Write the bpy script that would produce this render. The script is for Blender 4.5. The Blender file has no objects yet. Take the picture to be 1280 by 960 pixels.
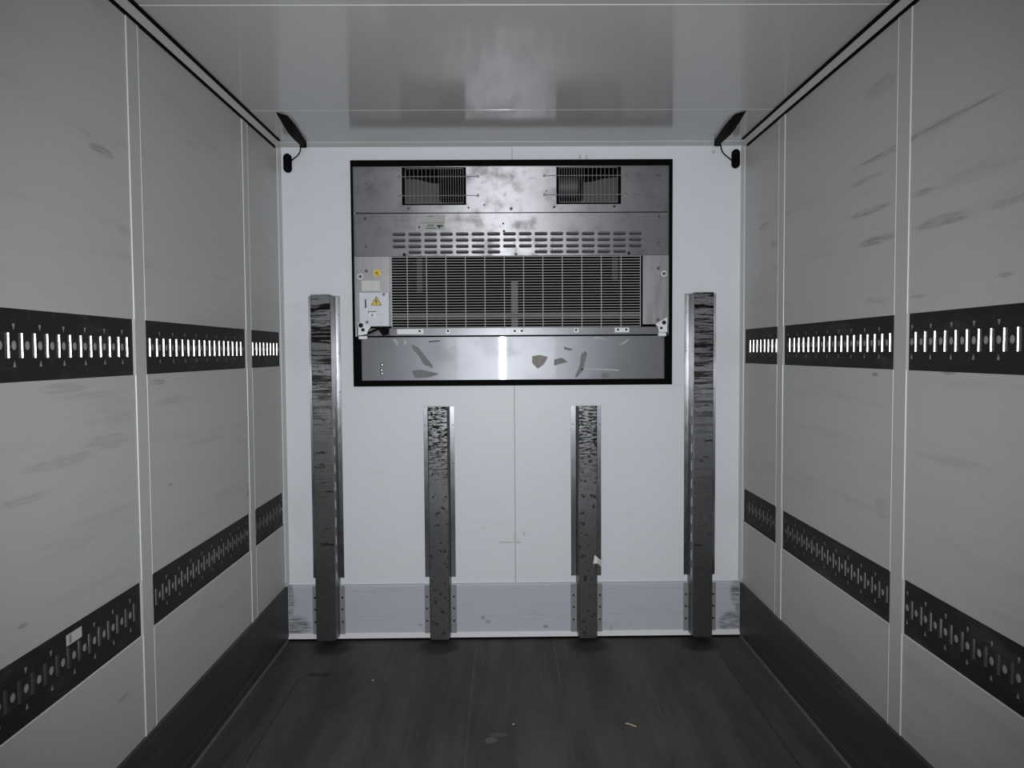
import bpy, bmesh, math, random
from mathutils import Vector, Matrix
random.seed(7)
sc = bpy.context.scene
col = sc.collection

# ------------------------------------------------------------------ camera, world, light, exposure
W, H, D = 2.46, 2.647, 3.880          # inner width, inner height, distance camera - front bulkhead
REAR = -9.7                           # open rear doors of the trailer
CAM = Vector((1.1838, 0.0, 1.5434))
FPX = 907.18
R = Matrix(((0.99992315, 0.01022617, 0.00700874),
            (-0.01051958, 0.99901141, 0.04319185),
            (-0.00656012, -0.04326226, 0.99904221)))    # columns: right, forward, up
cd = bpy.data.cameras.new('camera')
cd.sensor_width = 36.0
cd.lens = FPX / 1280 * 36.0
cd.clip_start = 0.02
cam = bpy.data.objects.new('camera', cd)
col.objects.link(cam)
rt, fw, up = R.col[0], R.col[1], R.col[2]
m = Matrix((rt, up, -fw)).transposed().to_4x4()
m.translation = CAM
cam.matrix_world = m
sc.camera = cam

wd = bpy.data.worlds.new('world'); sc.world = wd
wd.use_nodes = True
wd.node_tree.nodes['Background'].inputs[0].default_value = (0.75, 0.85, 1, 1)
wd.node_tree.nodes['Background'].inputs[1].default_value = 0.25

ld = bpy.data.lights.new('rear_daylight', 'AREA')       # daylight through the open rear doors
ld.shape = 'RECTANGLE'; ld.size = W - 0.1; ld.size_y = H - 0.1
ld.energy = 90; ld.color = (0.90, 0.945, 1.0)
lo = bpy.data.objects.new('rear_daylight', ld); col.objects.link(lo)
lo.location = (W / 2, REAR + 0.02, H / 2); lo.rotation_euler = (math.radians(90), 0, 0)

fd = bpy.data.lights.new('phone_flash', 'SPOT')         # the flash next to the lens
fd.energy = 225; fd.color = (0.965, 0.985, 1.0); fd.shadow_soft_size = 0.012
fd.spot_size = math.radians(98); fd.spot_blend = 1.0
fl = bpy.data.objects.new('phone_flash', fd); col.objects.link(fl)
fl.location = (1.165, -0.01, 1.475)
fl.rotation_euler = (math.radians(90), 0, 0)

sc.view_settings.view_transform = 'Standard'
sc.view_settings.look = 'None'
sc.view_settings.gamma = 1
sc.view_settings.use_curve_mapping = False
sc.view_settings.exposure = 0.13
sc.cycles.use_denoising = True
sc.cycles.max_bounces = 10
sc.cycles.diffuse_bounces = 5
sc.cycles.glossy_bounces = 6
sc.cycles.sample_clamp_indirect = 6

# ------------------------------------------------------------------ measuring helpers (points on real planes)
def _ray(u, v):
    return rt * ((u - 640) / FPX) + fw + up * (-(v - 480) / FPX)
def at(u, v, y=D):
    d = _ray(u, v); t = (y - CAM.y) / d.y
    p = CAM + d * t
    return p.x, p.z
def at_side(u, v, x):
    d = _ray(u, v); t = (x - CAM.x) / d.x
    p = CAM + d * t
    return p.y, p.z
def rect(u0, v0, u1, v1, y=D):
    um, vm = (u0 + u1) / 2, (v0 + v1) / 2
    return at(u0, vm, y)[0], at(u1, vm, y)[0], at(um, v1, y)[1], at(um, v0, y)[1]

# ------------------------------------------------------------------ material helpers
def new_mat(name):
    mt = bpy.data.materials.new(name); mt.use_nodes = True
    nt = mt.node_tree
    return mt, nt, nt.nodes['Principled BSDF']
def N(nt, typ, **kw):
    n = nt.nodes.new(typ)
    for k, v in kw.items(): setattr(n, k, v)
    return n
def coords(nt, scale=(1, 1, 1), loc=(0, 0, 0)):
    g = N(nt, 'ShaderNodeNewGeometry'); mp = N(nt, 'ShaderNodeMapping')
    mp.inputs['Scale'].default_value = scale; mp.inputs['Location'].default_value = loc
    nt.links.new(g.outputs['Position'], mp.inputs['Vector'])
    return mp.outputs['Vector']
def noise(nt, scale=(1, 1, 1), freq=5, detail=4, rough=0.55, loc=(0, 0, 0)):
    n = N(nt, 'ShaderNodeTexNoise')
    n.inputs['Scale'].default_value = freq; n.inputs['Detail'].default_value = detail
    n.inputs['Roughness'].default_value = rough
    nt.links.new(coords(nt, scale, loc), n.inputs['Vector'])
    return n.outputs['Fac']
def ramp(nt, src, p0, p1, a=0.0, b=1.0):
    r = N(nt, 'ShaderNodeMapRange'); r.interpolation_type = 'SMOOTHSTEP'
    r.inputs['From Min'].default_value = p0; r.inputs['From Max'].default_value = p1
    r.inputs['To Min'].default_value = a; r.inputs['To Max'].default_value = b
    nt.links.new(src, r.inputs['Value'])
    return r.outputs['Result']
def math_(nt, op, a, b=None, clamp=False):
    n = N(nt, 'ShaderNodeMath', operation=op); n.use_clamp = clamp
    for i, s in enumerate((a, b)):
        if s is None: continue
        if isinstance(s, (int, float)): n.inputs[i].default_value = s
        else: nt.links.new(s, n.inputs[i])
    return n.outputs[0]
def mix(nt, fac, c0, c1):
    n = N(nt, 'ShaderNodeMix', data_type='RGBA')
    if isinstance(fac, (int, float)): n.inputs['Factor'].default_value = fac
    else: nt.links.new(fac, n.inputs['Factor'])
    for i, c in ((6, c0), (7, c1)):
        if isinstance(c, tuple): n.inputs[i].default_value = (*c[:3], 1)
        else: nt.links.new(c, n.inputs[i])
    return n.outputs[2]
def bump(nt, bs, src, strength=0.1, dist=0.002):
    b = N(nt, 'ShaderNodeBump'); b.inputs['Strength'].default_value = strength; b.inputs['Distance'].default_value = dist
    nt.links.new(src, b.inputs['Height']); nt.links.new(b.outputs['Normal'], bs.inputs['Normal'])
def simple(name, c, rough=0.5, metal=0.0, var=0.12, freq=30, spec=0.5):
    mt, nt, bs = new_mat(name)
    f = noise(nt, freq=freq, detail=3)
    d = tuple(max(0, x * (1 - var)) for x in c); l = tuple(min(1, x * (1 + var)) for x in c)
    nt.links.new(mix(nt, f, d, l), bs.inputs['Base Color'])
    bs.inputs['Roughness'].default_value = rough; bs.inputs['Metallic'].default_value = metal
    bs.inputs['Specular IOR Level'].default_value = spec
    return mt
def blob_sum(nt, blobs):
    """soft marks with a place of their own: list of (centre, half-sizes, strength)"""
    tot = None
    for c, s, k in blobs:
        g = N(nt, 'ShaderNodeNewGeometry'); mp = N(nt, 'ShaderNodeMapping', vector_type='TEXTURE')
        mp.inputs['Location'].default_value = c; mp.inputs['Scale'].default_value = s
        nt.links.new(g.outputs['Position'], mp.inputs['Vector'])
        t = N(nt, 'ShaderNodeTexGradient', gradient_type='SPHERICAL')
        nt.links.new(mp.outputs['Vector'], t.inputs['Vector'])
        o = math_(nt, 'MULTIPLY', ramp(nt, t.outputs['Fac'], 0.0, 0.45), k)
        tot = o if tot is None else math_(nt, 'MAXIMUM', tot, o)
    return tot

def wall_mat(name, base, dirt, blobs, rough=0.42, spec=0.4, streak=0.35):
    mt, nt, bs = new_mat(name)
    s = noise(nt, scale=(1, 0.35, 3.4), freq=3.4, detail=7, rough=0.66)
    st = ramp(nt, s, 0.52, 0.78, 0.0, streak)
    fine = noise(nt, scale=(1, 0.5, 2), freq=60, detail=2)
    fac = st
    if blobs:
        br = noise(nt, scale=(1, 0.5, 9), freq=12, detail=6, rough=0.75)
        b = math_(nt, 'MULTIPLY', blob_sum(nt, blobs), ramp(nt, br, 0.40, 0.58, 0.15, 1.0))
        fac = math_(nt, 'MAXIMUM', st, b)
    c = mix(nt, fac, base, dirt)
    v = mix(nt, ramp(nt, fine, 0.3, 0.7), tuple(x * 0.99 for x in base), tuple(min(1, x * 1.01) for x in base))
    mul = N(nt, 'ShaderNodeMix', data_type='RGBA', blend_type='MIX')
    nt.links.new(fac, mul.inputs['Factor']); nt.links.new(v, mul.inputs[6]); mul.inputs[7].default_value = (*dirt, 1)
    nt.links.new(mul.outputs[2], bs.inputs['Base Color'])
    bs.inputs['Roughness'].default_value = rough; bs.inputs['Specular IOR Level'].default_value = spec
    bump(nt, bs, noise(nt, freq=45, detail=2), 0.015, 0.001)
    return mt

def metal_mat(name, base, rough=0.3, aniso=0.0, blotch=0.35, freq=9, dark=0.5, tangent=(0, 0, 1), stretch=(1, 1, 1), metallic=1.0, polish=0.0):
    mt, nt, bs = new_mat(name)
    a = noise(nt, scale=stretch, freq=freq, detail=6, rough=0.65)
    b = noise(nt, scale=stretch, freq=freq * 4.3, detail=4, rough=0.7, loc=(3, 1, 2))
    f = math_(nt, 'MULTIPLY', ramp(nt, a, 0.45, 0.72), blotch)
    f2 = math_(nt, 'MULTIPLY', ramp(nt, b, 0.55, 0.75), blotch * 0.6)
    fac = math_(nt, 'MAXIMUM', f, f2)
    nt.links.new(mix(nt, fac, base, tuple(x * dark for x in base)), bs.inputs['Base Color'])
    nt.links.new(math_(nt, 'ADD', math_(nt, 'MULTIPLY', fac, 0.22), rough), bs.inputs['Roughness'])
    bs.inputs['Metallic'].default_value = metallic
    if aniso:
        bs.inputs['Anisotropic'].default_value = aniso
        cx = N(nt, 'ShaderNodeCombineXYZ')
        for i in range(3): cx.inputs[i].default_value = tangent[i]
        nt.links.new(cx.outputs[0], bs.inputs['Tangent'])
        if polish:                                   # rolled sheet: a polished sheen over the brushed grain
            gl = N(nt, 'ShaderNodeBsdfAnisotropic'); gl.inputs['Roughness'].default_value = 0.10; gl.inputs['Anisotropy'].default_value = 0.85
            gl.inputs['Color'].default_value = (*base, 1); gl.inputs['Rotation'].default_value = 0.25; nt.links.new(cx.outputs[0], gl.inputs['Tangent'])
            mx = N(nt, 'ShaderNodeMixShader'); mx.inputs[0].default_value = polish
            nt.links.new(bs.outputs[0], mx.inputs[1]); nt.links.new(gl.outputs[0], mx.inputs[2])
            nt.links.new(mx.outputs[0], nt.nodes['Material Output'].inputs['Surface'])
    return mt

def side_blobs(x, lst):
    out = []
    for u0, v0, u1, v1, hz, k in lst:      # a rub mark from one end to the other, on the wall plane
        y0, z0 = at_side(u0, v0, x); y1, z1 = at_side(u1, v1, x)
        out.append(((x, (y0 + y1) / 2, (z0 + z1) / 2), (0.3, abs(y1 - y0) / 2 + 0.02, hz), k))
    return out

M = {}
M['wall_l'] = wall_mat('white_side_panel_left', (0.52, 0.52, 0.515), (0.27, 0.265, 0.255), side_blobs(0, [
    (113, 187, 140, 190, .022, .75), (106, 168, 111, 169, .012, .7), (186, 479, 207, 477, .012, .8), (45, 487, 110, 484, .02, .4),
    (20, 596, 130, 560, .02, .4), (100, 560, 165, 545, .03, .35), (0, 640, 60, 610, .015, .35), (27, 781, 30, 783, .008, .9),
    (309, 612, 312, 620, .02, .8), (150, 288, 165, 292, .02, .35), (268, 345, 284, 350, .012, .4), (212, 605, 214, 608, .008, .9),
    (60, 500, 165, 488, .012, .3), (230, 560, 290, 540, .02, .25), (190, 505, 240, 497, .02, .3), (150, 875, 160, 868, .01, .5)]))
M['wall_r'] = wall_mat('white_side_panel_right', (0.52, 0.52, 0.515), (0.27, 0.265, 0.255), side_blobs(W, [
    (1057, 214, 1290, 98, .010, .8), (1080, 206, 1150, 170, .012, .5), (1070, 309, 1125, 290, .018, .75), (1139, 287, 1230, 260, .022, .7), (1225, 262, 1290, 240, .018, .4),
    (1059, 273, 1118, 253, .014, .75), (1136, 247, 1170, 234, .012, .7), (1165, 238, 1290, 185, .03, .3), (1080, 121, 1122, 95, .04, .4), (1060, 232, 1106, 218, .012, .5),
    (1085, 377, 1110, 374, .010, .6), (1140, 371, 1156, 370, .008, .6), (1250, 344, 1264, 342, .008, .8), (948, 286, 962, 280, .02, .6), (963, 308, 972, 304, .02, .6), (963, 336, 972, 332, .02, .5),
    (1092, 467, 1095, 469, .008, .9), (1180, 466, 1192, 467, .006, .9), (990, 525, 1080, 560, .02, .25), (1095, 625, 1110, 645, .05, .3), (1085, 374, 1090, 376, .012, .5), (983, 268, 990, 265, .012, .5), (1140, 560, 1260, 600, .02, .25)]))
M['wall_f'] = wall_mat('white_front_panel', (0.75, 0.77, 0.81), (0.45, 0.45, 0.45), [
    ((at(634, 678)[0], D, at(634, 678)[1]), (.06, .3, .006), .9), ((at(647, 678)[0], D, at(647, 678)[1]), (.025, .3, .008), .7),
    ((at(644, 672)[0], D, at(644, 672)[1]), (.02, .3, .02), .4), ((at(655, 667)[0], D, at(655, 667)[1]), (.006, .3, .02), .8),
    ((at(725, 196)[0], D, at(725, 196)[1]), (.007, .3, .02), .9), ((at(733, 197)[0], D, at(733, 197)[1]), (.008, .3, .025), .9),
    ((at(892, 190)[0], D, at(892, 190)[1]), (.012, .3, .012), .9), ((at(605, 660)[0], D, at(605, 660)[1]), (.01, .3, .01), .4)], streak=0.12)
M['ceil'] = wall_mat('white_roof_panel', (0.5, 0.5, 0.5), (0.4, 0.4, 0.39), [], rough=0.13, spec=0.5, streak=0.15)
M['trim'] = simple('white_cover_profile', (0.52, 0.52, 0.515), 0.4, var=0.03)
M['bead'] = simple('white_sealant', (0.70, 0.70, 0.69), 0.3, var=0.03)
M['seal'] = simple('black_rubber_seal', (0.004, 0.004, 0.004), 0.7, spec=0.05)
M['rubber'] = simple('black_gasket_rubber', (0.003, 0.003, 0.003), 0.7, spec=0.04)
M['black'] = simple('black_plastic', (0.004, 0.004, 0.0042), 0.6, spec=0.04)
M['dark'] = simple('dark_inside', (0.004, 0.004, 0.004), 0.7, spec=0.05)
M['fin'] = simple('dull_coil_fins', (0.0035, 0.0035, 0.0035), 0.6, var=0.6, freq=14, spec=0.1)
M['wire'] = simple('grille_wire_metal', (0.62, 0.62, 0.59), 0.4, var=0.05)
M['guard'] = simple('guard_wire_metal', (0.24, 0.24, 0.23), 0.4, var=0.05)
M['shield'] = simple('drip_shield_metal', (0.13, 0.13, 0.135), 0.5)
M['grey'] = simple('grey_blower_plastic', (0.072, 0.074, 0.072), 0.55, var=0.08, freq=12)
M['white_metal'] = simple('bright_bracket_paint', (0.82, 0.82, 0.84), 0.35, var=0.05)
M['box'] = simple('pale_box_paint', (0.70, 0.70, 0.77), 0.45, var=0.05)
M['label'] = simple('label_paper', (0.62, 0.63, 0.60), 0.5, var=0.1, freq=60)
M['clear_label'] = simple('worn_label_film', (0.40, 0.41, 0.39), 0.45, var=0.2, freq=80)
M['yellow'] = simple('yellow_warning_print', (0.72, 0.55, 0.06), 0.45, var=0.1)
M['ink'] = simple('black_ink', (0.012, 0.012, 0.012), 0.5)
M['paper'] = simple('torn_paper', (0.75, 0.75, 0.72), 0.7, var=0.08)
M['straw'] = simple('dry_straw', (0.62, 0.55, 0.36), 0.6)
M['crumb'] = simple('pale_crumb', (0.4, 0.38, 0.35), 0.8)
M['bolt'] = metal_mat('bolt_steel', (0.20, 0.20, 0.21), 0.3, freq=60)
M['dark_bolt'] = metal_mat('dark_bolt_steel', (0.03, 0.03, 0.032), 0.45, freq=60)
M['panel'] = metal_mat('brushed_unit_aluminium', (0.34, 0.335, 0.35), 0.46, aniso=0.85, blotch=0.6, freq=7, dark=0.62)
M['lower'] = metal_mat('smooth_unit_aluminium', (0.33, 0.335, 0.36), 0.50, aniso=0.8, polish=0.10, blotch=0.25, freq=5, dark=0.7)
M['side_plate'] = metal_mat('streaked_unit_aluminium', (0.34, 0.335, 0.34), 0.42, aniso=0.5, blotch=0.6, freq=10, stretch=(3, 1, 0.35), dark=0.6)
M['ledge'] = metal_mat('ledge_aluminium', (0.46, 0.46, 0.49), 0.28, aniso=0.6, blotch=0.25)
M['flange'] = metal_mat('post_aluminium', (0.38, 0.38, 0.40), 0.185, blotch=0.15, freq=12)
M['web'] = metal_mat('post_web_aluminium', (0.20, 0.20, 0.205), 0.4, blotch=0.3, freq=12)
M['bracket'] = metal_mat('bracket_aluminium', (0.27, 0.27, 0.28), 0.5, blotch=0.3, freq=12, metallic=0.3)
M['scuff'] = wall_mat('kick_aluminium_front', (0.50, 0.515, 0.57), (0.10, 0.10, 0.105), [
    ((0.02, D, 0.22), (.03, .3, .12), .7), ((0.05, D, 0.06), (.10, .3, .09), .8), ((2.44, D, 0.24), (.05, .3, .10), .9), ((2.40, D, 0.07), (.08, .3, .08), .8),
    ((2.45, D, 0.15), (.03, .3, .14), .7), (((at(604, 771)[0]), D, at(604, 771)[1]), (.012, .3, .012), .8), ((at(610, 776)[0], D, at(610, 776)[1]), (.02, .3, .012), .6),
    ((at(682, 782)[0], D, at(682, 782)[1]), (.02, .3, .012), .6), ((at(764, 784)[0], D, at(764, 784)[1]), (.008, .3, .02), .7), ((at(526, 780)[0], D, at(526, 780)[1]), (.015, .3, .01), .6)], rough=0.5, streak=0.12)
M['cup'] = metal_mat('galvanised_slot', (0.62, 0.61, 0.58), 0.2, blotch=0.2, freq=40)
M['backing'] = simple('pale_backing', (0.40, 0.405, 0.39), 0.5, var=0.06)

def rail_mat():
    mt, nt, bs = new_mat('dark_grey_rail')
    a = noise(nt, scale=(1, 1, 1), freq=22, detail=6, rough=0.7)
    b = noise(nt, scale=(1, 0.5, 2), freq=6, detail=5, rough=0.65, loc=(1, 2, 3))
    f = math_(nt, 'MAXIMUM', ramp(nt, a, 0.55, 0.8), ramp(nt, b, 0.5, 0.75))
    nt.links.new(mix(nt, f, (0.021, 0.021, 0.0215), (0.058, 0.055, 0.050)), bs.inputs['Base Color'])
    bs.inputs['Roughness'].default_value = 0.6; bs.inputs['Specular IOR Level'].default_value = 0.2
    return mt
M['rail'] = rail_mat()

def post_mat(name, blobby, ztop):
    mt, nt, bs = new_mat(name)
    if blobby:
        a = noise(nt, scale=(1.0, 1, 1.0), freq=34, detail=5, rough=0.65)
        a2 = noise(nt, scale=(0.5, 1, 2.6), freq=45, detail=4, rough=0.7, loc=(2, 0, 5))
    else:
        a = noise(nt, scale=(0.30, 1, 1.5), freq=20, detail=7, rough=0.75)
        a2 = noise(nt, scale=(0.16, 1, 2.2), freq=26, detail=6, rough=0.75, loc=(2, 0, 5))
    g = N(nt, 'ShaderNodeNewGeometry'); sx = N(nt, 'ShaderNodeSeparateXYZ')
    nt.links.new(g.outputs['Position'], sx.inputs[0])
    wear = ramp(nt, sx.outputs['Z'], 0.6, ztop, 0.0, 1.0)      # goods rub the upper half far more
    t1 = ramp(nt, a, 0.56, 0.62) if not blobby else ramp(nt, a, 0.565, 0.61)
    t2 = ramp(nt, a2, 0.47, 0.55)
    f = math_(nt, 'MAXIMUM', math_(nt, 'MULTIPLY', t1, 0.9), math_(nt, 'MULTIPLY', t2, wear))
    nt.links.new(mix(nt, f, (0.17, 0.17, 0.17), (0.006, 0.006, 0.0065)), bs.inputs['Base Color'])
    nt.links.new(math_(nt, 'ADD', math_(nt, 'MULTIPLY', f, 0.4), 0.27), bs.inputs['Roughness'])
    nt.links.new(ramp(nt, f, 0, 1, 0.85, 0.0), bs.inputs['Metallic'])
    nt.links.new(ramp(nt, f, 0, 1, 0.5, 0.08), bs.inputs['Specular IOR Level'])
    bump(nt, bs, a2, 0.1, 0.001)
    return mt
M['post_tall'] = post_mat('scratched_post_face', False, 1.7)
M['post_short'] = post_mat('chipped_post_face', True, 1.15)

def kick_mat():
    mt, nt, bs = new_mat('dark_kick_plate')
    a = noise(nt, scale=(1, 0.25, 3), freq=8, detail=6, rough=0.65)
    b = noise(nt, scale=(1, 0.08, 8), freq=20, detail=3, rough=0.6)
    f = math_(nt, 'MAXIMUM', ramp(nt, a, 0.5, 0.75), ramp(nt, b, 0.6, 0.8, 0, 0.6))
    nt.links.new(mix(nt, f, (0.052, 0.052, 0.053), (0.085, 0.084, 0.084)), bs.inputs['Base Color'])
    bs.inputs['Roughness'].default_value = 0.5; bs.inputs['Specular IOR Level'].default_value = 0.3
    return mt
M['kick'] = kick_mat()

def floor_mat():
    mt, nt, bs = new_mat('worn_dark_floor_boards')
    a = noise(nt, scale=(1.6, 0.3, 1), freq=4, detail=7, rough=0.65)
    b = noise(nt, scale=(6, 0.12, 1), freq=9, detail=4, rough=0.6)
    c = noise(nt, freq=80, detail=2)
    f = math_(nt, 'ADD', math_(nt, 'MULTIPLY', ramp(nt, a, 0.32, 0.68), 0.8), math_(nt, 'MULTIPLY', ramp(nt, b, 0.35, 0.7), 0.2))
    base = mix(nt, f, (0.054, 0.048, 0.044), (0.106, 0.095, 0.087))
    dark_patches = [((x, D - 0.12, 0), (0.13, 0.12, 0.3), 0.8) for x in (0.27, 0.83, 1.62, 2.2)]  # shade painted into the floor colour at the foot of each post
    dark_patches += [((1.23, 3.2, 0), (0.9, 0.5, .3), 0.15), ((0.29, 3.44, 0), (0.09, 0.03, .3), 0.7), ((0.45, 3.3, 0), (0.25, 0.3, .3), 0.25)]
    base = mix(nt, blob_sum(nt, dark_patches), base, (0.016, 0.015, 0.014))
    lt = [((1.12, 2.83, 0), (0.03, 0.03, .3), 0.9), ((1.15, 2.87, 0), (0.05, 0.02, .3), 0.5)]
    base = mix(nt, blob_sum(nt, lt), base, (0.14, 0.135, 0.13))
    nt.links.new(base, bs.inputs['Base Color'])
    bs.inputs['Roughness'].default_value = 0.6; bs.inputs['Specular IOR Level'].default_value = 0.3
    bump(nt, bs, c, 0.25, 0.001)
    return mt
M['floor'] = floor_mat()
M['gap'] = simple('floor_gap', (0.100, 0.092, 0.085), 0.7, var=0.35, freq=8)
M['edge'] = simple('kick_edge_strip', (0.11, 0.108, 0.104), 0.5, var=0.2)

# ------------------------------------------------------------------ mesh helpers
WORLD = {}          # world position of every root, so that parts can be written in world coordinates
class MB:
    def __init__(s): s.bm = bmesh.new()
    def box(s, x0, x1, y0, y1, z0, z1, bev=0.0):
        x0, x1 = min(x0, x1), max(x0, x1); y0, y1 = min(y0, y1), max(y0, y1); z0, z1 = min(z0, z1), max(z0, z1)
        r = bmesh.ops.create_cube(s.bm, size=1)
        vs = r['verts']
        for v in vs:
            v.co = Vector(((x0 + x1) / 2 + v.co.x * (x1 - x0), (y0 + y1) / 2 + v.co.y * (y1 - y0), (z0 + z1) / 2 + v.co.z * (z1 - z0)))
        if bev:
            es = list({e for v in vs for e in v.link_edges})
            bmesh.ops.bevel(s.bm, geom=es, offset=bev, segments=2, profile=0.5, affect='EDGES')
        return s
    def cyl(s, c, axis, r, h, seg=16, r2=None, bev=0.0):
        q = Vector((0, 0, 1)).rotation_difference(Vector(axis).normalized()).to_matrix().to_4x4()
        q.translation = Vector(c)
        o = bmesh.ops.create_cone(s.bm, cap_ends=True, segments=seg, radius1=r, radius2=r if r2 is None else r2, depth=h, matrix=q)
        return s
    def dome(s, c, axis, r, flat=0.5, seg=14):
        q = Vector((0, 0, 1)).rotation_difference(Vector(axis).normalized()).to_matrix().to_4x4()
        q = Matrix.Translation(Vector(c)) @ q @ Matrix.Diagonal((1, 1, flat, 1))
        bmesh.ops.create_uvsphere(s.bm, u_segments=seg, v_segments=8, radius=r, matrix=q)
        return s
    def prism(s, pts, ext):
        """closed outline of 3D points pushed along ext"""
        a = [s.bm.verts.new(Vector(p)) for p in pts]; b = [s.bm.verts.new(Vector(p) + Vector(ext)) for p in pts]
        n = len(pts)
        s.bm.faces.new(a); s.bm.faces.new(b[::-1])
        for i in range(n): s.bm.faces.new((a[i], b[i], b[(i + 1) % n], a[(i + 1) % n]))
        return s
    def tube(s, pts, r, seg=8):
        pts = [Vector(p) for p in pts]; rings = []
        ref = None
        for i, p in enumerate(pts):
            t = (pts[min(i + 1, len(pts) - 1)] - pts[max(i - 1, 0)]).normalized()
            if ref is None:
                ref = Vector((0, 0, 1)) if abs(t.z) < 0.9 else Vector((1, 0, 0))
            a = t.cross(ref).normalized(); b = t.cross(a).normalized(); ref = b.cross(t) if False else ref
            rr = r[i] if isinstance(r, (list, tuple)) else r
            rings.append([s.bm.verts.new(p + (a * math.cos(2 * math.pi * k / seg) + b * math.sin(2 * math.pi * k / seg)) * rr) for k in range(seg)])
        for r0, r1 in zip(rings, rings[1:]):
            for k in range(seg): s.bm.faces.new((r0[k], r0[(k + 1) % seg], r1[(k + 1) % seg], r1[k]))
        s.bm.faces.new(rings[0][::-1]); s.bm.faces.new(rings[-1])
        return s
    def loft(s, rings):
        rs = [[s.bm.verts.new(Vector(p)) for p in ring] for ring in rings]; n = len(rs[0])
        for r0, r1 in zip(rs, rs[1:]):
            for k in range(n): s.bm.faces.new((r0[k], r0[(k + 1) % n], r1[(k + 1) % n], r1[k]))
        s.bm.faces.new(rs[0][::-1]); s.bm.faces.new(rs[-1])
        return s
    def build(s, name, mat, parent=None, smooth=False):
        bmesh.ops.recalc_face_normals(s.bm, faces=s.bm.faces[:])
        me = bpy.data.meshes.new(name); s.bm.to_mesh(me); s.bm.free()
        return link(name, me, mat, parent, smooth)
def link(name, me, mat, parent=None, smooth=False):
    for q in (mat if isinstance(mat, (list, tuple)) else [mat]): me.materials.append(q)
    o = bpy.data.objects.new(name, me); col.objects.link(o)
    if smooth:
        for p in me.polygons: p.use_smooth = True
        me.set_sharp_from_angle(angle=math.radians(40))
    if parent is not None:
        off = WORLD[parent.name]
        me.transform(Matrix.Translation(-off)); o.parent = parent
        WORLD[o.name] = off.copy()
    else:
        WORLD[o.name] = Vector((0, 0, 0))
    return o
def thing(name, label, cat, loc, group=None):
    o = bpy.data.objects.new(name, None); col.objects.link(o)
    o.location = loc; o.empty_display_size = 0.05
    o['label'] = label; o['category'] = cat
    if group: o['group'] = group
    WORLD[o.name] = Vector(loc)
    return o
def tag(o, label, cat, group=None):
    o['label'] = label; o['category'] = cat
    if group: o['group'] = group
    return o
def struct(o):
    o['kind'] = 'structure'; return o
def recentre(o, loc):
    """give a one-mesh thing its origin at loc"""
    o.data.transform(Matrix.Translation(-Vector(loc))); o.location = loc; WORLD[o.name] = Vector(loc); return o

def plate(name, outer, holes, thick, to_world, mat, parent=None):
    """flat sheet with real holes: outer / holes are 2D outlines, to_world maps (a, b, c) to the place"""
    cu = bpy.data.curves.new('sheet', 'CURVE'); cu.dimensions = '2D'; cu.fill_mode = 'BOTH'; cu.extrude = thick / 2
    for pts in [outer] + holes:
        sp = cu.splines.new('POLY'); sp.points.add(len(pts) - 1); sp.use_cyclic_u = True
        for p, q in zip(sp.points, pts): p.co = (q[0], q[1], 0, 1)
    tmp = bpy.data.objects.new('sheet', cu); col.objects.link(tmp)
    dg = bpy.context.evaluated_depsgraph_get(); dg.update()
    me = bpy.data.meshes.new_from_object(tmp.evaluated_get(dg))
    bpy.data.objects.remove(tmp); bpy.data.curves.remove(cu)
    me.materials.clear(); me.name = name
    for v in me.vertices: v.co = to_world(v.co.x, v.co.y, v.co.z)
    bm = bmesh.new(); bm.from_mesh(me)
    bmesh.ops.remove_doubles(bm, verts=bm.verts[:], dist=1e-6)
    bmesh.ops.recalc_face_normals(bm, faces=bm.faces[:]); bm.to_mesh(me); bm.free()
    return link(name, me, mat, parent)
def R2(x0, x1, z0, z1): return [(x0, z0), (x1, z0), (x1, z1), (x0, z1)]
def circ(x, z, rx, rz=None, n=16):
    rz = rz or rx
    return [(x + rx * math.cos(2 * math.pi * k / n), z + rz * math.sin(2 * math.pi * k / n)) for k in range(n)]
def stadium(x, z, w, h, n=6):
    r = min(w, h) / 2; o = []
    if w >= h:
        for k in range(n + 1): t = -math.pi / 2 + math.pi * k / n; o.append((x + w / 2 - r + r * math.cos(t), z + r * math.sin(t)))
        for k in range(n + 1): t = math.pi / 2 + math.pi * k / n; o.append((x - w / 2 + r + r * math.cos(t), z + r * math.sin(t)))
    else:
        for k in range(n + 1): t = math.pi * k / n; o.append((x + r * math.cos(t), z + h / 2 - r + r * math.sin(t)))
        for k in range(n + 1): t = math.pi + math.pi * k / n; o.append((x + r * math.cos(t), z - h / 2 + r + r * math.sin(t)))
    return o

# ------------------------------------------------------------------ setting
UT, UB, LT, LB, KT = 1.6579, 1.4794, 0.8100, 0.6303, 0.295       # rail edges and kick plate height
JL = [(2.339, 2.410), (3.346, 3.4115)]      # joint covers, left wall (y from, to)
JR = [(2.289, 2.3645), (3.310, 3.379)]
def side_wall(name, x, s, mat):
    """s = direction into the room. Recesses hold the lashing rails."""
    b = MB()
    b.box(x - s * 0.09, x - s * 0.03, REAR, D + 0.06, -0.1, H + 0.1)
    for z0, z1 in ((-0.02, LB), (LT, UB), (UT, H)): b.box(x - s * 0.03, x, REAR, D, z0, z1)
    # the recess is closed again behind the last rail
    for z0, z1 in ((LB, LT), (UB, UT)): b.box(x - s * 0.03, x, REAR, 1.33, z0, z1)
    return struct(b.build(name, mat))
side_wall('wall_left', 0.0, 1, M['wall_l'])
side_wall('wall_right', W, -1, M['wall_r'])

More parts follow.
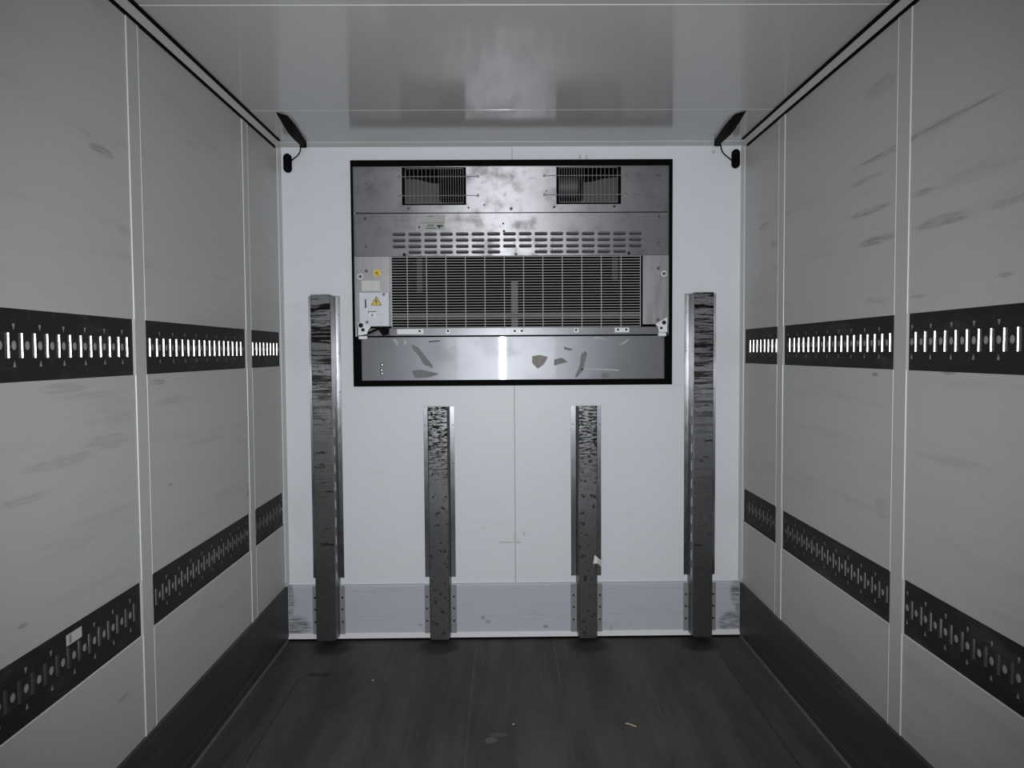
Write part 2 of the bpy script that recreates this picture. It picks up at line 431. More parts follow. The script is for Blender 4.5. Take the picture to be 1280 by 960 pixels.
# refrigeration unit opening in the front wall
UX0, UX1, UZ0, UZ1 = 0.3836, 2.0758, 1.3681, 2.5539
wf = plate('wall_front', R2(-0.03, W + 0.03, -0.05, H + 0.03), [R2(UX0 + 0.015, UX1 - 0.015, UZ0 + 0.015, UZ1 - 0.015)], 0.06,
           lambda a, b, c: Vector((a, D + 0.03 + c, b)), M['wall_f'])
struct(wf)
b = MB(); xs = at(643, 500)[0]
b.box(xs - 0.0025, xs + 0.0025, D - 0.0015, D + 0.001, 0.29, UZ0 + 0.004); b.box(xs - 0.006, xs - 0.002, D - 0.0015, D + 0.001, UZ1 - 0.004, H - 0.02)
struct(b.build('trim_1', simple('grey_joint_sealant', (0.42, 0.43, 0.44), 0.5), wf))

c = MB(); c.box(-0.09, W + 0.09, REAR, D + 0.06, H, H + 0.08)
ce = struct(c.build('ceiling', M['ceil']))
c = MB()
for y in (2.355, 1.349, 0.34): c.box(0.03, W - 0.03, y - 0.002, y + 0.002, H - 0.0015, H + 0.001)
struct(c.build('trim_2', M['bead'], ce))
c = MB(); c.box(0.035, W - 0.035, 3.353, D - 0.03, H - 0.0015, H + 0.001)
struct(c.build('trim_3', M['ceil'], ce))

fl_ = MB()
fl_.box(-0.09, W + 0.09, REAR, D + 0.06, -0.08, -0.0015)
fo = struct(fl_.build('floor', M['gap']))
fb = MB(); edges = [0.0, 0.197, 0.607, 1.024, 1.435, 1.843, 2.272, W]
for e0, e1 in zip(edges, edges[1:]): fb.box(e0 + 0.002, e1 - 0.002, REAR, D, -0.0014, 0.0, 0.0006)
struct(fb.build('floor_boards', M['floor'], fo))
fb = MB(); fb.box(0.195, 0.199, 1.6, 3.40, -0.001, 0.0004); fb.box(2.270, 2.274, 1.6, 3.62, -0.001, 0.0004)
struct(fb.build('dark_seam', simple('dirty_seam', (0.03, 0.027, 0.025), 0.8, var=0.6, freq=9), fo))
fb = MB()
for y0, y1 in ((3.36, 3.80), (2.0, 2.2)): fb.box(0.604, 0.611, y0, y1, -0.001, 0.0004)
for xx, y0, y1 in ((1.024, 3.20, 3.80), (1.435, 3.30, 3.80), (1.843, 2.9, 3.62)): fb.box(xx - 0.004, xx + 0.003, y0, y1, -0.001, 0.0004)
struct(fb.build('worn_seam', M['gap'], fo))

for nm, x, s in (('baseboard_left', 0.0, 1), ('baseboard_right', W, -1)):
    k = MB()
    k.prism([(x - s * 0.02, REAR, 0), (x + s * 0.010, REAR, 0), (x + s * 0.010, REAR, KT - 0.003), (x + s * 0.007, REAR, KT), (x - s * 0.02, REAR, KT)], (0, D - 0.012 - REAR, 0))
    ko = struct(k.build(nm, M['kick']))
    k = MB(); k.prism([(x + s * 0.009, REAR, 0), (x + s * 0.017, REAR, 0), (x + s * 0.016, REAR, 0.004), (x + s * 0.009, REAR, 0.013)], (0, D - 0.012 - REAR, 0))
    struct(k.build('edge_strip', M['edge'], ko))
    k = MB()
    for zz in (0.05,): k.box(x + s * 0.0098, x + s * 0.0108, REAR, D - 0.012, zz, zz + 0.0025)
    struct(k.build('groove', M['gap'], ko))

# front kick plate: grooved extrusion with a sloping foot
zt = 0.299
k = MB()
prof = [(0.0, zt), (-0.010, zt - 0.002), (-0.012, zt - 0.010), (-0.012, 0.262), (-0.010, 0.260), (-0.010, 0.256), (-0.012, 0.254), (-0.012, 0.126), (-0.010, 0.124), (-0.010, 0.120), (-0.012, 0.118), (-0.012, 0.036), (-0.030, 0.016), (-0.030, 0.012), (0.0, 0.012)]
k.prism([(0.012, D + p, z) for p, z in prof], (W - 0.024, 0, 0))
bf = struct(k.build('baseboard_front', M['scuff']))
k = MB()
k.prism([(0.012, D - 0.0135, 0.036), (0.012, D - 0.0325, 0.0135), (0.012, D - 0.030, 0.0135), (0.012, D - 0.011, 0.036)], (W - 0.024, 0, 0))
struct(k.build('foot_strip', M['white_metal'], bf))
k = MB(); k.box(0.012, W - 0.012, D - 0.028, D - 0.001, 0.0005, 0.0115)
struct(k.build('floor_joint', M['rubber'], bf))

# joint covers on the side walls
ti = 4
for x, s, js in ((0.0, 1, JL + [(1.333, 1.403)]), (W, -1, JR + [(1.283, 1.358)])):
    for y0, y1 in js:
        b = MB(); b.box(x - s * 0.03, x + s * 0.0025, y0, y1, KT, H - 0.03, 0.0008)
        o = struct(b.build('trim_%d' % ti, M['trim'])); ti += 1
        b = MB()
        for y in (y0, y1):
            for z0, z1 in ((KT, LB), (LT, UB), (UT, H - 0.03)):
                b.cyl((x + s * 0.0015, y, (z0 + z1) / 2), (0, 0, 1), 0.0023, z1 - z0, 8)
        struct(b.build('sealant_bead', M['bead'], o, smooth=True))

# added pale bead, paints the lit panel edge under the lower rails
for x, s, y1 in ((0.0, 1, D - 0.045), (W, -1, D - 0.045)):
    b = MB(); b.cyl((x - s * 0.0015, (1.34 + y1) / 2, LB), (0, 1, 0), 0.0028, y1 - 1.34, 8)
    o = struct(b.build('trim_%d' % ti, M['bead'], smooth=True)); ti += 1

# cove profiles with two black seals along the roof edges, corner profiles at the bulkhead
for x, s in ((0.0, 1), (W, -1)):
    b = MB(); b.prism([(x, REAR, H), (x + s * 0.030, REAR, H), (x + s * 0.022, REAR, H - 0.010), (x + s * 0.010, REAR, H - 0.022), (x, REAR, H - 0.030)], (0, D - 0.05 - REAR, 0))
    o = struct(b.build('trim_%d' % ti, M['trim'])); ti += 1
    b = MB(); b.box(x + s * 0.024, x + s * 0.038, REAR, D - 0.075, H - 0.007, H + 0.001, 0.002)
    struct(b.build('roof_seal', M['seal'], o))
    b = MB(); b.box(x - s * 0.001, x + s * 0.006, REAR, D - 0.06, H - 0.0375, H - 0.0245, 0.002)
    struct(b.build('wall_seal', M['seal'], o))
    b = MB(); b.prism([(x, D, KT), (x + s * 0.016, D, KT), (x + s * 0.012, D - 0.007, KT), (x + s * 0.005, D - 0.017, KT), (x, D - 0.022, KT)], (0, 0, H - 0.02 - KT))
    o = struct(b.build('trim_%d' % ti, M['trim'])); ti += 1
    b = MB(); b.cyl((x + s * 0.001, D - 0.023, (KT + H) / 2), (0, 0, 1), 0.004, H - KT - 0.05, 8)
    struct(b.build('sealant_bead', M['bead'], o, smooth=True))
b = MB(); b.prism([(0.0, D, H), (0.0, D - 0.040, H), (0.0, D - 0.036, H - 0.006), (0.0, D - 0.008, H - 0.016), (0.0, D, H - 0.018)], (W, 0, 0))
o = struct(b.build('trim_%d' % ti, M['trim'])); ti += 1
b = MB(); b.cyl((W / 2, D - 0.040, H - 0.001), (1, 0, 0), 0.0025, W - 0.08, 8)
struct(b.build('sealant_bead', M['bead'], o, smooth=True))

# ------------------------------------------------------------------ lashing rails
ZU, ZL = (UT + UB) / 2, (LT + LB) / 2
cup_mesh = {}
def cup_bm(s):
    """open metal cup behind one slot: back and four sides; local origin at slot centre on the plate"""
    b = MB(); w, h, d, t = 0.0088, 0.0325, 0.0022, 0.001
    b.box(-s * (d + t), -s * d, -w - t, w + t, -h - t, h + t)
    b.box(-s * d, -s * 0.0002, w, w + t, -h, h); b.box(-s * d, -s * 0.0002, -w - t, -w, -h, h)
    return b
def rail(side, x, s, y0, y1, slots, z, z0, z1, label, group, paper=False):
    root = thing('lashing_rail', label, 'lashing rail', (x - s * 0.006, (y0 + y1) / 2, z), group)
    dy = 0.05
    holes = [R2(y - 0.0088, y + 0.0088, z - 0.0305, z + 0.0305) for y in slots]
    cs = [y - dy / 2 for y in slots] + [slots[-1] + dy / 2]
    cs = [y for y in cs if y0 + 0.014 < y < y1 - 0.014]
    holes += [circ(y, z, 0.0095, 0.0115, 14) for y in cs]
    for i, y in enumerate(cs):
        if i % 2 == (0 if y1 < 2.36 and False else 1):
            holes.append([(y - 0.006, z + 0.053), (y + 0.006, z + 0.053), (y + 0.0015, z + 0.038), (y - 0.0015, z + 0.038)])
            holes.append([(y - 0.006, z - 0.053), (y - 0.0015, z - 0.038), (y + 0.0015, z - 0.038), (y + 0.006, z - 0.053)])
    px = x - s * 0.006
    plate('face_plate', R2(y0, y1, z0, z1), holes, 0.0008, lambda a, b_, c: Vector((px + c, a, b_)), M['rail'], root)
    b = MB()
    for ya, yb, za, zb in ((y0, y1, z - 0.06, z - 0.0325), (y0, y1, z + 0.0325, z + 0.06)):
        b.box(px - s * 0.0035, px - s * 0.0055, ya, yb, za, zb)
    for y in cs: b.box(px - s * 0.0035, px - s * 0.0055, y - 0.0135, y + 0.0135, z - 0.0325, z + 0.0325)
    o = b.build('backing_strip', M['backing'], root); o['label'] = 'pale backing seen through the round holes'
    b = MB(); b.box(px - s * 0.010, px - s * 0.0236, y0, y1, z0, z1)
    b.build('channel', M['dark'], root)
    if s not in cup_mesh:
        bb = cup_bm(s); bmesh.ops.recalc_face_normals(bb.bm, faces=bb.bm.faces[:])
        me = bpy.data.meshes.new('slot'); bb.bm.to_mesh(me); bb.bm.free(); me.materials.append(M['cup']); cup_mesh[s] = me
    for y in slots:
        o = bpy.data.objects.new('slot', cup_mesh[s]); col.objects.link(o); o.parent = root
        o.location = Vector((px - s * 0.0003, y, z)) - root.location
        o['label'] = 'bright metal slot'
    if paper:
        ya, za = at_side(93, 797, x - s * 0.0045)
        b = MB(); b.box(px + s * 0.0006, px + s * 0.0016, ya - 0.035, ya + 0.035, za - 0.011, za + 0.019)
        o = b.build('paper_sticker', M['label'], root); o['label'] = 'white paper sticker'
        b = MB()
        for q in (-0.022, -0.017): b.box(px + s * 0.0016, px + s * 0.0019, ya + q, ya + q + 0.002, za - 0.008, za + 0.016)
        b.build('print', M['ink'], o)
def pitch(a, b_, n): return [a + (b_ - a) * i / (n - 1) for i in range(n)]
segsL = [('front', 3.4115, D - 0.028, pitch(3.448, 3.812, 8)), ('middle', 2.410, 3.346, pitch(2.449, 3.292, 18)), ('near', 1.403, 2.339, pitch(1.4515, 2.301, 18))]
segsR = [('front', 3.379, D - 0.028, pitch(3.410, 3.775, 8)), ('middle', 2.3645, 3.310, pitch(2.400, 3.249, 18)), ('near', 1.358, 2.289, pitch(1.394, 2.249, 18))]
desc = {'front': 'short dark slotted rail beside the bulkhead, %s row on %s wall',
        'middle': 'middle dark slotted rail between two joints, %s row on %s wall',
        'near': 'dark slotted rail nearest the camera, %s row on %s wall'}
for side, x, s, segs in (('left', 0.0, 1, segsL), ('right', W, -1, segsR)):
    for nm, y0, y1, sl in segs:
        rail(side, x, s, y0, y1, sl, ZU, UB, UT, desc[nm] % ('upper', side) , 'lashing rails on the side walls')
        pap = side == 'left' and nm == 'near'
        rail(side, x, s, y0, y1, sl, ZL, LB, LT, desc[nm] % ('lower', side) + (', with white sticker' if pap else ''), 'lashing rails on the side walls', pap)

# ------------------------------------------------------------------ posts on the bulkhead
def rivet(b, x, z, y, r=0.004): b.dome((x, y, z), (0, -1, 0), r, 0.5, 10)
def post(label, face, base, z_top, zf_top, depth, ovals, matface, open_side=0):
    """face: (x0, x1) of the front sheet; base: (x0, x1) of the flanges; the hat profile stands on the bulkhead"""
    root = thing('bulkhead_post', label, 'post', ((base[0] + base[1]) / 2, D, 0.0), 'upright posts on the front bulkhead')
    yf = D - depth; t = 0.003
    zb = 0.335                                       # flanges stop above the kick plate
    o = MB()
    # front sheet with a folded rim
    zlo = at(640, 798.5, yf)[1]
    o.box(face[0], face[1], yf - t, yf, zlo, zf_top, 0.0015)
    o.build('face_sheet', matface, root)
    for sd, xw, xb in ((-1, face[0], base[0]), (1, face[1], base[1])):
        hl = []
        if ovals: hl = [stadium(depth * 0.36, zz, 0.020, 0.058) for zz in ovals]
        xi = xw + (xb - xw) * 0.28                   # the web leans outwards to the flange
        def tw(a, b_, c, xw=xw, xi=xi): return Vector((xw + (xi - xw) * a / depth + c, yf + a, b_))
        plate('web', R2(0.0, depth, zlo + 0.003, zf_top - 0.002), hl, 0.0025, tw, M['web'], root)
        o = MB(); o.box(xi, xb, D - 0.004, D - 0.0002, zb, z_top, 0.0008)
        fo_ = o.build('flange', M['flange'], root)
        zz = z_top - 0.10
        while zz > zb + 0.03:
            o = MB(); rivet(o, (xi + xb) / 2 + (xb - xi) * 0.12, zz, D - 0.004, 0.0035); zz -= 0.205
            o.build('rivet', M['bolt'], fo_, smooth=True)
        o = MB(); o.box(xi - sd * 0.002, xb + sd * 0.003, D - 0.017, D - 0.012, 0.030, 0.294, 0.001)
        pl = o.build('foot_bracket', M['bracket'], root); pl['label'] = 'lighter foot bracket with three bolts'
        for q in (0.232, 0.168, 0.100):
            o = MB(); o.cyl(((xi + xb) / 2 + (xb - xi) * 0.08, D - 0.019, q), (0, -1, 0), 0.0055, 0.005, 6)
            o.build('bolt', M['dark_bolt'], pl)
    return root
dt = 0.085; ds = 0.055
def px_face(u, v, dep): return at(u, v, D - dep)[0]
ov = [0.36 + 0.096 * i for i in range(10)]
fl_l = (px_face(390.0, 450, dt), px_face(413.6, 450, dt))
fl_l = (px_face(391.5, 560, dt), px_face(415.8, 560, dt))
b_l = (at(389.0, 560)[0], at(428.0, 560)[0])
post('tall aluminium post left of the refrigeration unit, scratched black', fl_l, b_l, at(420, 370)[1], at(402, 368.5, D - dt)[1], dt, ov, M['post_tall'])
f2 = (px_face(536.7, 650, ds), px_face(560.2, 650, ds)); b2 = (at(530.8, 650)[0], at(569.2, 650)[0])
post('short aluminium post standing left of the wall centre below the unit', f2, b2, at(550, 508)[1], at(548, 508.5, D - ds)[1], ds, None, M['post_short'])
f3 = (px_face(723.8, 650, ds), px_face(746.0, 650, ds)); b3 = (at(713.6, 650)[0], at(751.4, 650)[0])
post('short aluminium post with torn white tape, right of the wall centre', f3, b3, at(731, 507)[1], at(734, 507.5, D - ds)[1], ds, None, M['post_short'])
f4 = (px_face(867.3, 560, dt), px_face(891.0, 560, dt)); b4 = (at(854.9, 560)[0], at(894.0, 560)[0])
post('tall aluminium post right of the refrigeration unit, scratched black', f4, b4, at(858, 367)[1], at(880, 365.5, D - dt)[1], dt, ov, M['post_tall'])

# torn tape on the right-hand short post
yt = D - ds - 0.0045
def tp(u, v, y=yt): x, z = at(u, v, y); return x, y, z
b = MB(); b.prism([tp(743.2, 693.5), tp(747.0, 696.8), tp(752.0, 700.5, D - 0.03), tp(752.0, 708.8, D - 0.03), tp(747.2, 704.5), tp(745.0, 703.8), tp(741.5, 705.2)], (0, -0.001, 0))
o = b.build('torn_tape', M['paper']); tag(o, 'torn white scrap of tape hanging on the short post right of centre', 'tape'); recentre(o, tp(745, 700))

# ------------------------------------------------------------------ roof lamps and oval covers in the two corners
def lamp(label, x, s, z):
    """curved black housing along the roof edge; s points to the middle of the room"""
    root = thing('roof_lamp', label, 'lamp', (x, 3.80, z), 'black lamps in the roof corners')
    rings = []
    for i in range(15):
        t = i / 14; y = 3.395 + t * 0.435
        wdt = 0.019 + 0.006 * math.sin(math.pi * min(1, t * 1.15)) - 0.002 * t
        hgt = 0.010 + 0.030 * min(1, t * 2.6) - 0.008 * max(0, t - 0.6) / 0.4
        cx = x + s * (0.013 - 0.023 * t)
        rings.append([(cx + wdt * math.cos(math.pi * k / 11), y - (0.025 * (1 - t) * math.cos(math.pi * k / 11) * -s if i < 4 else 0), z - hgt * math.sin(math.pi * k / 11) ** 0.7) for k in range(12)])
    b = MB(); b.loft(rings); b.build('housing', M['black'], root, smooth=True)
    b = MB(); b.box(x - s * 0.010 - 0.0175, x - s * 0.010 + 0.0175, 3.825, 3.838, z - 0.033, z - 0.003, 0.004); b.build('end_cap', M['black'], root)
    b = MB(); b.cyl((x, 3.60, z - 0.041), (0, 0, -1), 0.007, 0.003, 10); b.build('lens', M['dark'], root)
    return root
rl = lamp('black curved lamp on the roof in the left front corner', 0.156, 1, H)
rr = lamp('black curved lamp on the roof in the right front corner', 2.296, -1, H)
def oval(label, x, z, root, x_lamp, s, dz_in):
    o = thing('oval_cover', label, 'cover', (x, D, z), 'oval cable covers below the lamps')
    plate('cap', stadium(x, z, 0.042, 0.098, 10), [], 0.016, lambda a, b_, c: Vector((a, D - 0.0085 + c, b_)), M['black'], o)
    for dz in (-0.027, 0.029):
        b = MB(); b.dome((x, D - 0.0165, z + dz), (0, -1, 0), 0.0035, 0.5, 10); q = b.build('screw', M['dark_bolt'], o, smooth=True)
    pts = []
    p0 = Vector((x_lamp, 3.826, H - 0.028)); p3 = Vector((x + s * 0.020, D - 0.006, z + dz_in))
    p1 = p0 + Vector((0, 0.015, -0.045)); p2 = p3 + Vector((s * 0.016, -0.006, 0.020))
    for i in range(15):
        t = i / 14; pts.append(p0 * (1 - t) ** 3 + p1 * 3 * t * (1 - t) ** 2 + p2 * 3 * t * t * (1 - t) + p3 * t ** 3)
    b = MB(); b.tube(pts, 0.0035, 8); b.build('cable', M['black'], root, smooth=True)
oval('black oval cover on the wall below the left lamp', 0.052, 2.545, rl, 0.133, 1, 0.012)
oval('black oval cover on the wall below the right lamp', 2.414, 2.559, rr, 2.322, -1, -0.010)

# ------------------------------------------------------------------ refrigeration unit
U = thing('refrigeration_unit', 'aluminium refrigeration unit in a black frame on the front bulkhead, with wire grilles', 'refrigeration unit', ((UX0 + UX1) / 2, D, UZ0))
YP = D - 0.008                                                     # face of the sheet panels
# black gasket frame
ix0, ix1 = at(443.2, 330)[0], at(835.6, 330)[0]; iz1 = at(640, 208.3)[1]; iz0 = at(640, 474.4)[1]
fz = at(640, 420)[1]
lx0, lx1 = at(452.4, 450)[0], at(830.2, 450)[0]
inner = [(lx0, iz0), (lx1, iz0), (lx1, fz), (ix1, fz), (ix1, iz1), (ix0, iz1), (ix0, fz), (lx0, fz)]
plate('gasket_frame', R2(UX0, UX1, UZ0, UZ1), [inner], 0.028, lambda a, b_, c: Vector((a, D - 0.0145 + c, b_)), M['rubber'], U)
# housing behind the wall
b = MB(); hx0, hx1, hz0, hz1 = UX0 + 0.016, UX1 - 0.016, UZ0 + 0.016, UZ1 - 0.016
b.box(hx0, hx1, D + 0.40, D + 0.42, hz0, hz1); b.box(hx0, hx0 + 0.01, D + 0.001, D + 0.40, hz0, hz1); b.box(hx1 - 0.01, hx1, D + 0.001, D + 0.40, hz0, hz1)
b.box(hx0, hx1, D + 0.001, D + 0.40, hz0, hz0 + 0.01); b.box(hx0, hx1, D + 0.001, D + 0.40, hz1 - 0.01, hz1)
b.build('housing', M['dark'], U)

z_s1 = at(640, 266.3)[1]                                           # seam between the two upper sheets
fan = [rect(502.6, 208.9, 582.7, 256.9), rect(695.2, 207.4, 776.0, 255.6)]
def sheet(name, outer, holes, mat, y=YP, t=0.004): return plate(name, outer, holes, t, lambda a, b_, c: Vector((a, y + c, b_)), mat, U)
m1 = sheet('fan_panel', R2(ix0 - 0.004, ix1 + 0.004, z_s1 + 0.0025, iz1 + 0.004), [R2(f[0], f[1], f[2], min(f[3], iz1 - 0.004)) for f in fan], M['panel'])
# louvre panel
z_g1 = at(640, 319.8)[1]
sl = []
rows = [at(640, v)[1] for v in (292.6, 300.2, 307.8, 315.0)]
sx0 = at(430 + 402 * .171875, 300)[0]; sx1 = at(630 + 953 * .171875, 300)[0]
for ri, z in enumerate(rows):
    for i in range(16):
        if ri == 3 and i not in (1, 2, 3, 4, 5, 6, 9, 10, 11, 12, 13, 14): continue
        sl.append((sx0 + (sx1 - sx0) * i / 15, z))
m2 = sheet('louvre_panel', R2(ix0 - 0.004, ix1 + 0.004, z_g1, z_s1 - 0.0025), [stadium(x, z, 0.070, 0.0185) for x, z in sl], M['panel'])
b = MB()
for x, z in sl:                                                    # pressed-in louvre blades, one set of pressings
    b.prism([(x - 0.032, YP + 0.003, z - 0.009), (x - 0.032, YP + 0.020, z + 0.004), (x - 0.032, YP + 0.021, z + 0.003), (x - 0.032, YP + 0.003, z - 0.0105)], (0.064, 0, 0))
b.build('louvre_blades', simple('louvre_aluminium', (0.11, 0.11, 0.115), 0.5), m2)
b = MB(); b.box(ix0 + 0.09, ix1 - 0.09, YP + 0.030, YP + 0.032, rows[-1] - 0.02, rows[0] + 0.02); b.build('drip_shield', M['shield'], m2)

# side plates
z_p0l = at(470, 408.3)[1]; z_p0r = at(820, 405.3)[1]
gx0, gx1 = at(489.3, 365)[0], at(801.2, 365)[0]
sheet('side_plate', R2(ix0 - 0.004, gx0, z_p0l, z_g1 - 0.0015), [], M['side_plate'])
b = MB(); b.box(gx0 - 0.006, gx0 - 0.001, YP - 0.010, YP, z_p0l, z_g1 - 0.002, 0.001); b.build('plate_fold', M['ledge'], U)
gp = at(803.0, 365)[0]
sheet('side_plate', R2(gp, ix1 + 0.004, z_p0r, z_g1 - 0.0015), [], M['side_plate'])

# grille of wires, each wire a part
ZW1, ZW0 = at(640, 321.5)[1], at(640, 408.6)[1]
GY = YP - 0.010
gr_x0, gr_x1 = at(490.0, 365)[0], at(799.8, 365)[0]
n = 27
for i in range(n):
    z = ZW1 + (ZW0 - ZW1) * i / (n - 1)
    b = MB(); b.tube([(gr_x0, GY, z), (gr_x1, GY, z)], 0.0015, 6); b.build('grille_wire', M['wire'], U)
for u in (490.4, 510, 534, 558.1, 582.2, 606.4, 630.5, 654.5, 678.5, 702.6, 726.8, 751, 775.5, 799.6):
    x = at(u, 365)[0]
    zb = ZW0 - (0.0 if u in (490.4, 799.6) else 0.018)
    b = MB(); b.tube([(x, GY - 0.003, ZW1 + 0.004), (x, GY - 0.003, zb)], 0.0018, 6); b.build('grille_wire', M['wire'], U)
# coil behind the grille
cy = D + 0.10
b = MB()
for i in range(44):
    z = ZW0 - 0.01 + (ZW1 - ZW0 + 0.02) * i / 43
    b.box(gx0 - 0.02, gx1 + 0.02, cy, cy + 0.05, z - 0.0012, z + 0.0012)
b.build('coil_fins', M['fin'], U)
zb_ = at(640, 394.5, cy - 0.03)[1]
b = MB(); b.cyl(((gx0 + gx1) / 2, cy - 0.03, zb_), (1, 0, 0), 0.018, gx1 - gx0 + 0.02, 16)
o = b.build('coil_pipe', simple('dull_pipe', (0.12, 0.12, 0.115), 0.5, var=0.3), U, smooth=True); o['label'] = 'grey pipe behind the grille'
for u0, u1, v0, v1, mt_ in ((639.0, 647.5, 351, 411, 'strut'), (521, 528, 320, 366, 'strut'), (765, 772, 320, 350, 'strut')):
    x0, x1, z0, z1 = rect(u0, v0, u1, v1, D + 0.02)
    b = MB(); b.box(x0, x1, D + 0.02, D + 0.024, z0, z1, 0.001)
    b.build('strut', simple('dull_strut', (0.11, 0.11, 0.115) if u0 > 600 and u0 < 700 else (0.03, 0.03, 0.03), 0.5, spec=0.2), U)
# bottom ledge with clips
ledge_z0, ledge_z1 = at(640, 418.8)[1], at(640, 409.6)[1]
b = MB(); b.prism([(lx0, YP - 0.010, ledge_z0), (lx0, YP - 0.003, ledge_z1), (lx0, YP + 0.06, ledge_z1 + 0.002), (lx0, YP + 0.06, ledge_z0), ], (lx1 - lx0, 0, 0))
lg = b.build('drain_ledge', M['ledge'], U)
clips = [(496.3, 529.5, 411.3, 417.8, [524.5]), (557.2, 562.8, 411.8, 417, [560]), (638.8, 655.8, 411, 417.5, [643.5, 652.3]), (717.5, 723.3, 410.5, 415.8, [720.2]), (768.4, 786.6, 409.5, 415.5, [772.5, 782.8])]
for u0, u1, v0, v1, bs_ in clips:
    x0, x1, z0, z1 = rect(u0, v0, u1, v1, YP - 0.012)
    b = MB(); b.box(x0, x1, YP - 0.014, YP - 0.010, z0, z1, 0.001); cl = b.build('clip', M['white_metal'], U); cl['label'] = 'bright white clip'
    for ub in bs_:
        xx, zz = at(ub, (v0 + v1) / 2 - 0.6, YP - 0.014)
        b = MB(); b.dome((xx, YP - 0.014, zz), (0, -1, 0), 0.006, 0.6, 10); b.build('bolt', M['dark_bolt'], cl, smooth=True)
# lower sheet
z_l1 = at(640, 420.8)[1]
lp = plate('lower_panel', R2(lx0 - 0.003, lx1 + 0.003, iz0 - 0.003, z_l1), [], 0.003, lambda a, b_, c: Vector((a, D - 0.004 + c, b_)), M['lower'], U)
stain = simple('grease_stain', (0.30, 0.265, 0.25), 0.6, var=0.35, freq=40, spec=0.2)
stain2 = simple('dull_patch', (0.215, 0.215, 0.22), 0.6, var=0.3, freq=40, spec=0.2)
scr = simple('dried_white_residue', (0.40, 0.40, 0.42), 0.5, var=0.3, freq=60)
def decal(name, uv, mat_, y, par):
    pts = []
    for u, v in uv:
        x, z = at(u, v, y); pts.append((x, y, z))
    b = MB(); b.prism(pts, (0, 0.0006, 0)); return b.build(name, mat_, par)
z3 = lambda u, v: (430 + u * .171875, 325 + v * .171875)
z4 = lambda u, v: (630 + u * .171875, 325 + v * .171875)
ys = D - 0.0062
decal('stain', [z3(490, 805), z3(560, 797), z3(640, 815), z3(690, 828), z3(620, 855), z3(515, 860)], stain2, ys, lp)
decal('stain', [z3(490, 615), z3(540, 635), z3(590, 700), z3(640, 760), z3(650, 790), z3(580, 760), z3(540, 690), z3(500, 650)], stain2, ys, lp)
decal('stain', [z4(205, 700), z4(260, 690), z4(320, 705), z4(290, 760), z4(245, 790), z4(205, 750)], stain, ys, lp)
decal('stain', [z4(365, 725), z4(420, 710), z4(466, 742), z4(410, 755), z4(365, 770)], stain2, ys, lp)
decal('stain', [z4(560, 690), z4(590, 660), z4(605, 680), z4(575, 800), z4(530, 855), z4(515, 850), z4(550, 770)], stain2, ys, lp)
decal('stain', [z4(435, 630), z4(470, 640), z4(505, 645), z4(480, 660), z4(440, 650)], stain2, ys, lp)
decal('stain', [z4(705, 835), z4(740, 815), z4(770, 835), z4(755, 855), z4(712, 855)], stain2, ys, lp)
decal('scratch', [z4(560, 790), z4(700, 788), z4(835, 796), z4(840, 808), z4(700, 800), z4(565, 800)], scr, ys, lp)
decal('scratch', [z4(640, 575), z4(672, 555), z4(700, 560), z4(760, 585), z4(690, 572), z4(655, 580)], scr, ys, lp)
decal('scratch', [z4(835, 620), z4(920, 560), z4(885, 605), z4(850, 618)], scr, ys, lp)
decal('scratch', [z3(345, 575), z3(380, 580), z3(400, 600), z3(385, 630), z3(370, 600)], scr, ys, lp)
decal('scratch', [z3(440, 575), z3(455, 590), z3(450, 620), z3(435, 605)], scr, ys, lp)
decal('slit', [z3(615, 590), z3(695, 583), z3(695, 592), z3(615, 599)], M['ink'], ys, lp)
for u, v in (z3(275, 762), z3(272, 802), z3(275, 825)):
    x, z = at(u, v, ys); b = MB(); b.dome((x, ys, z), (0, -1, 0), 0.008, 0.35, 10); b.build('rivet', M['ledge'], lp, smooth=True)

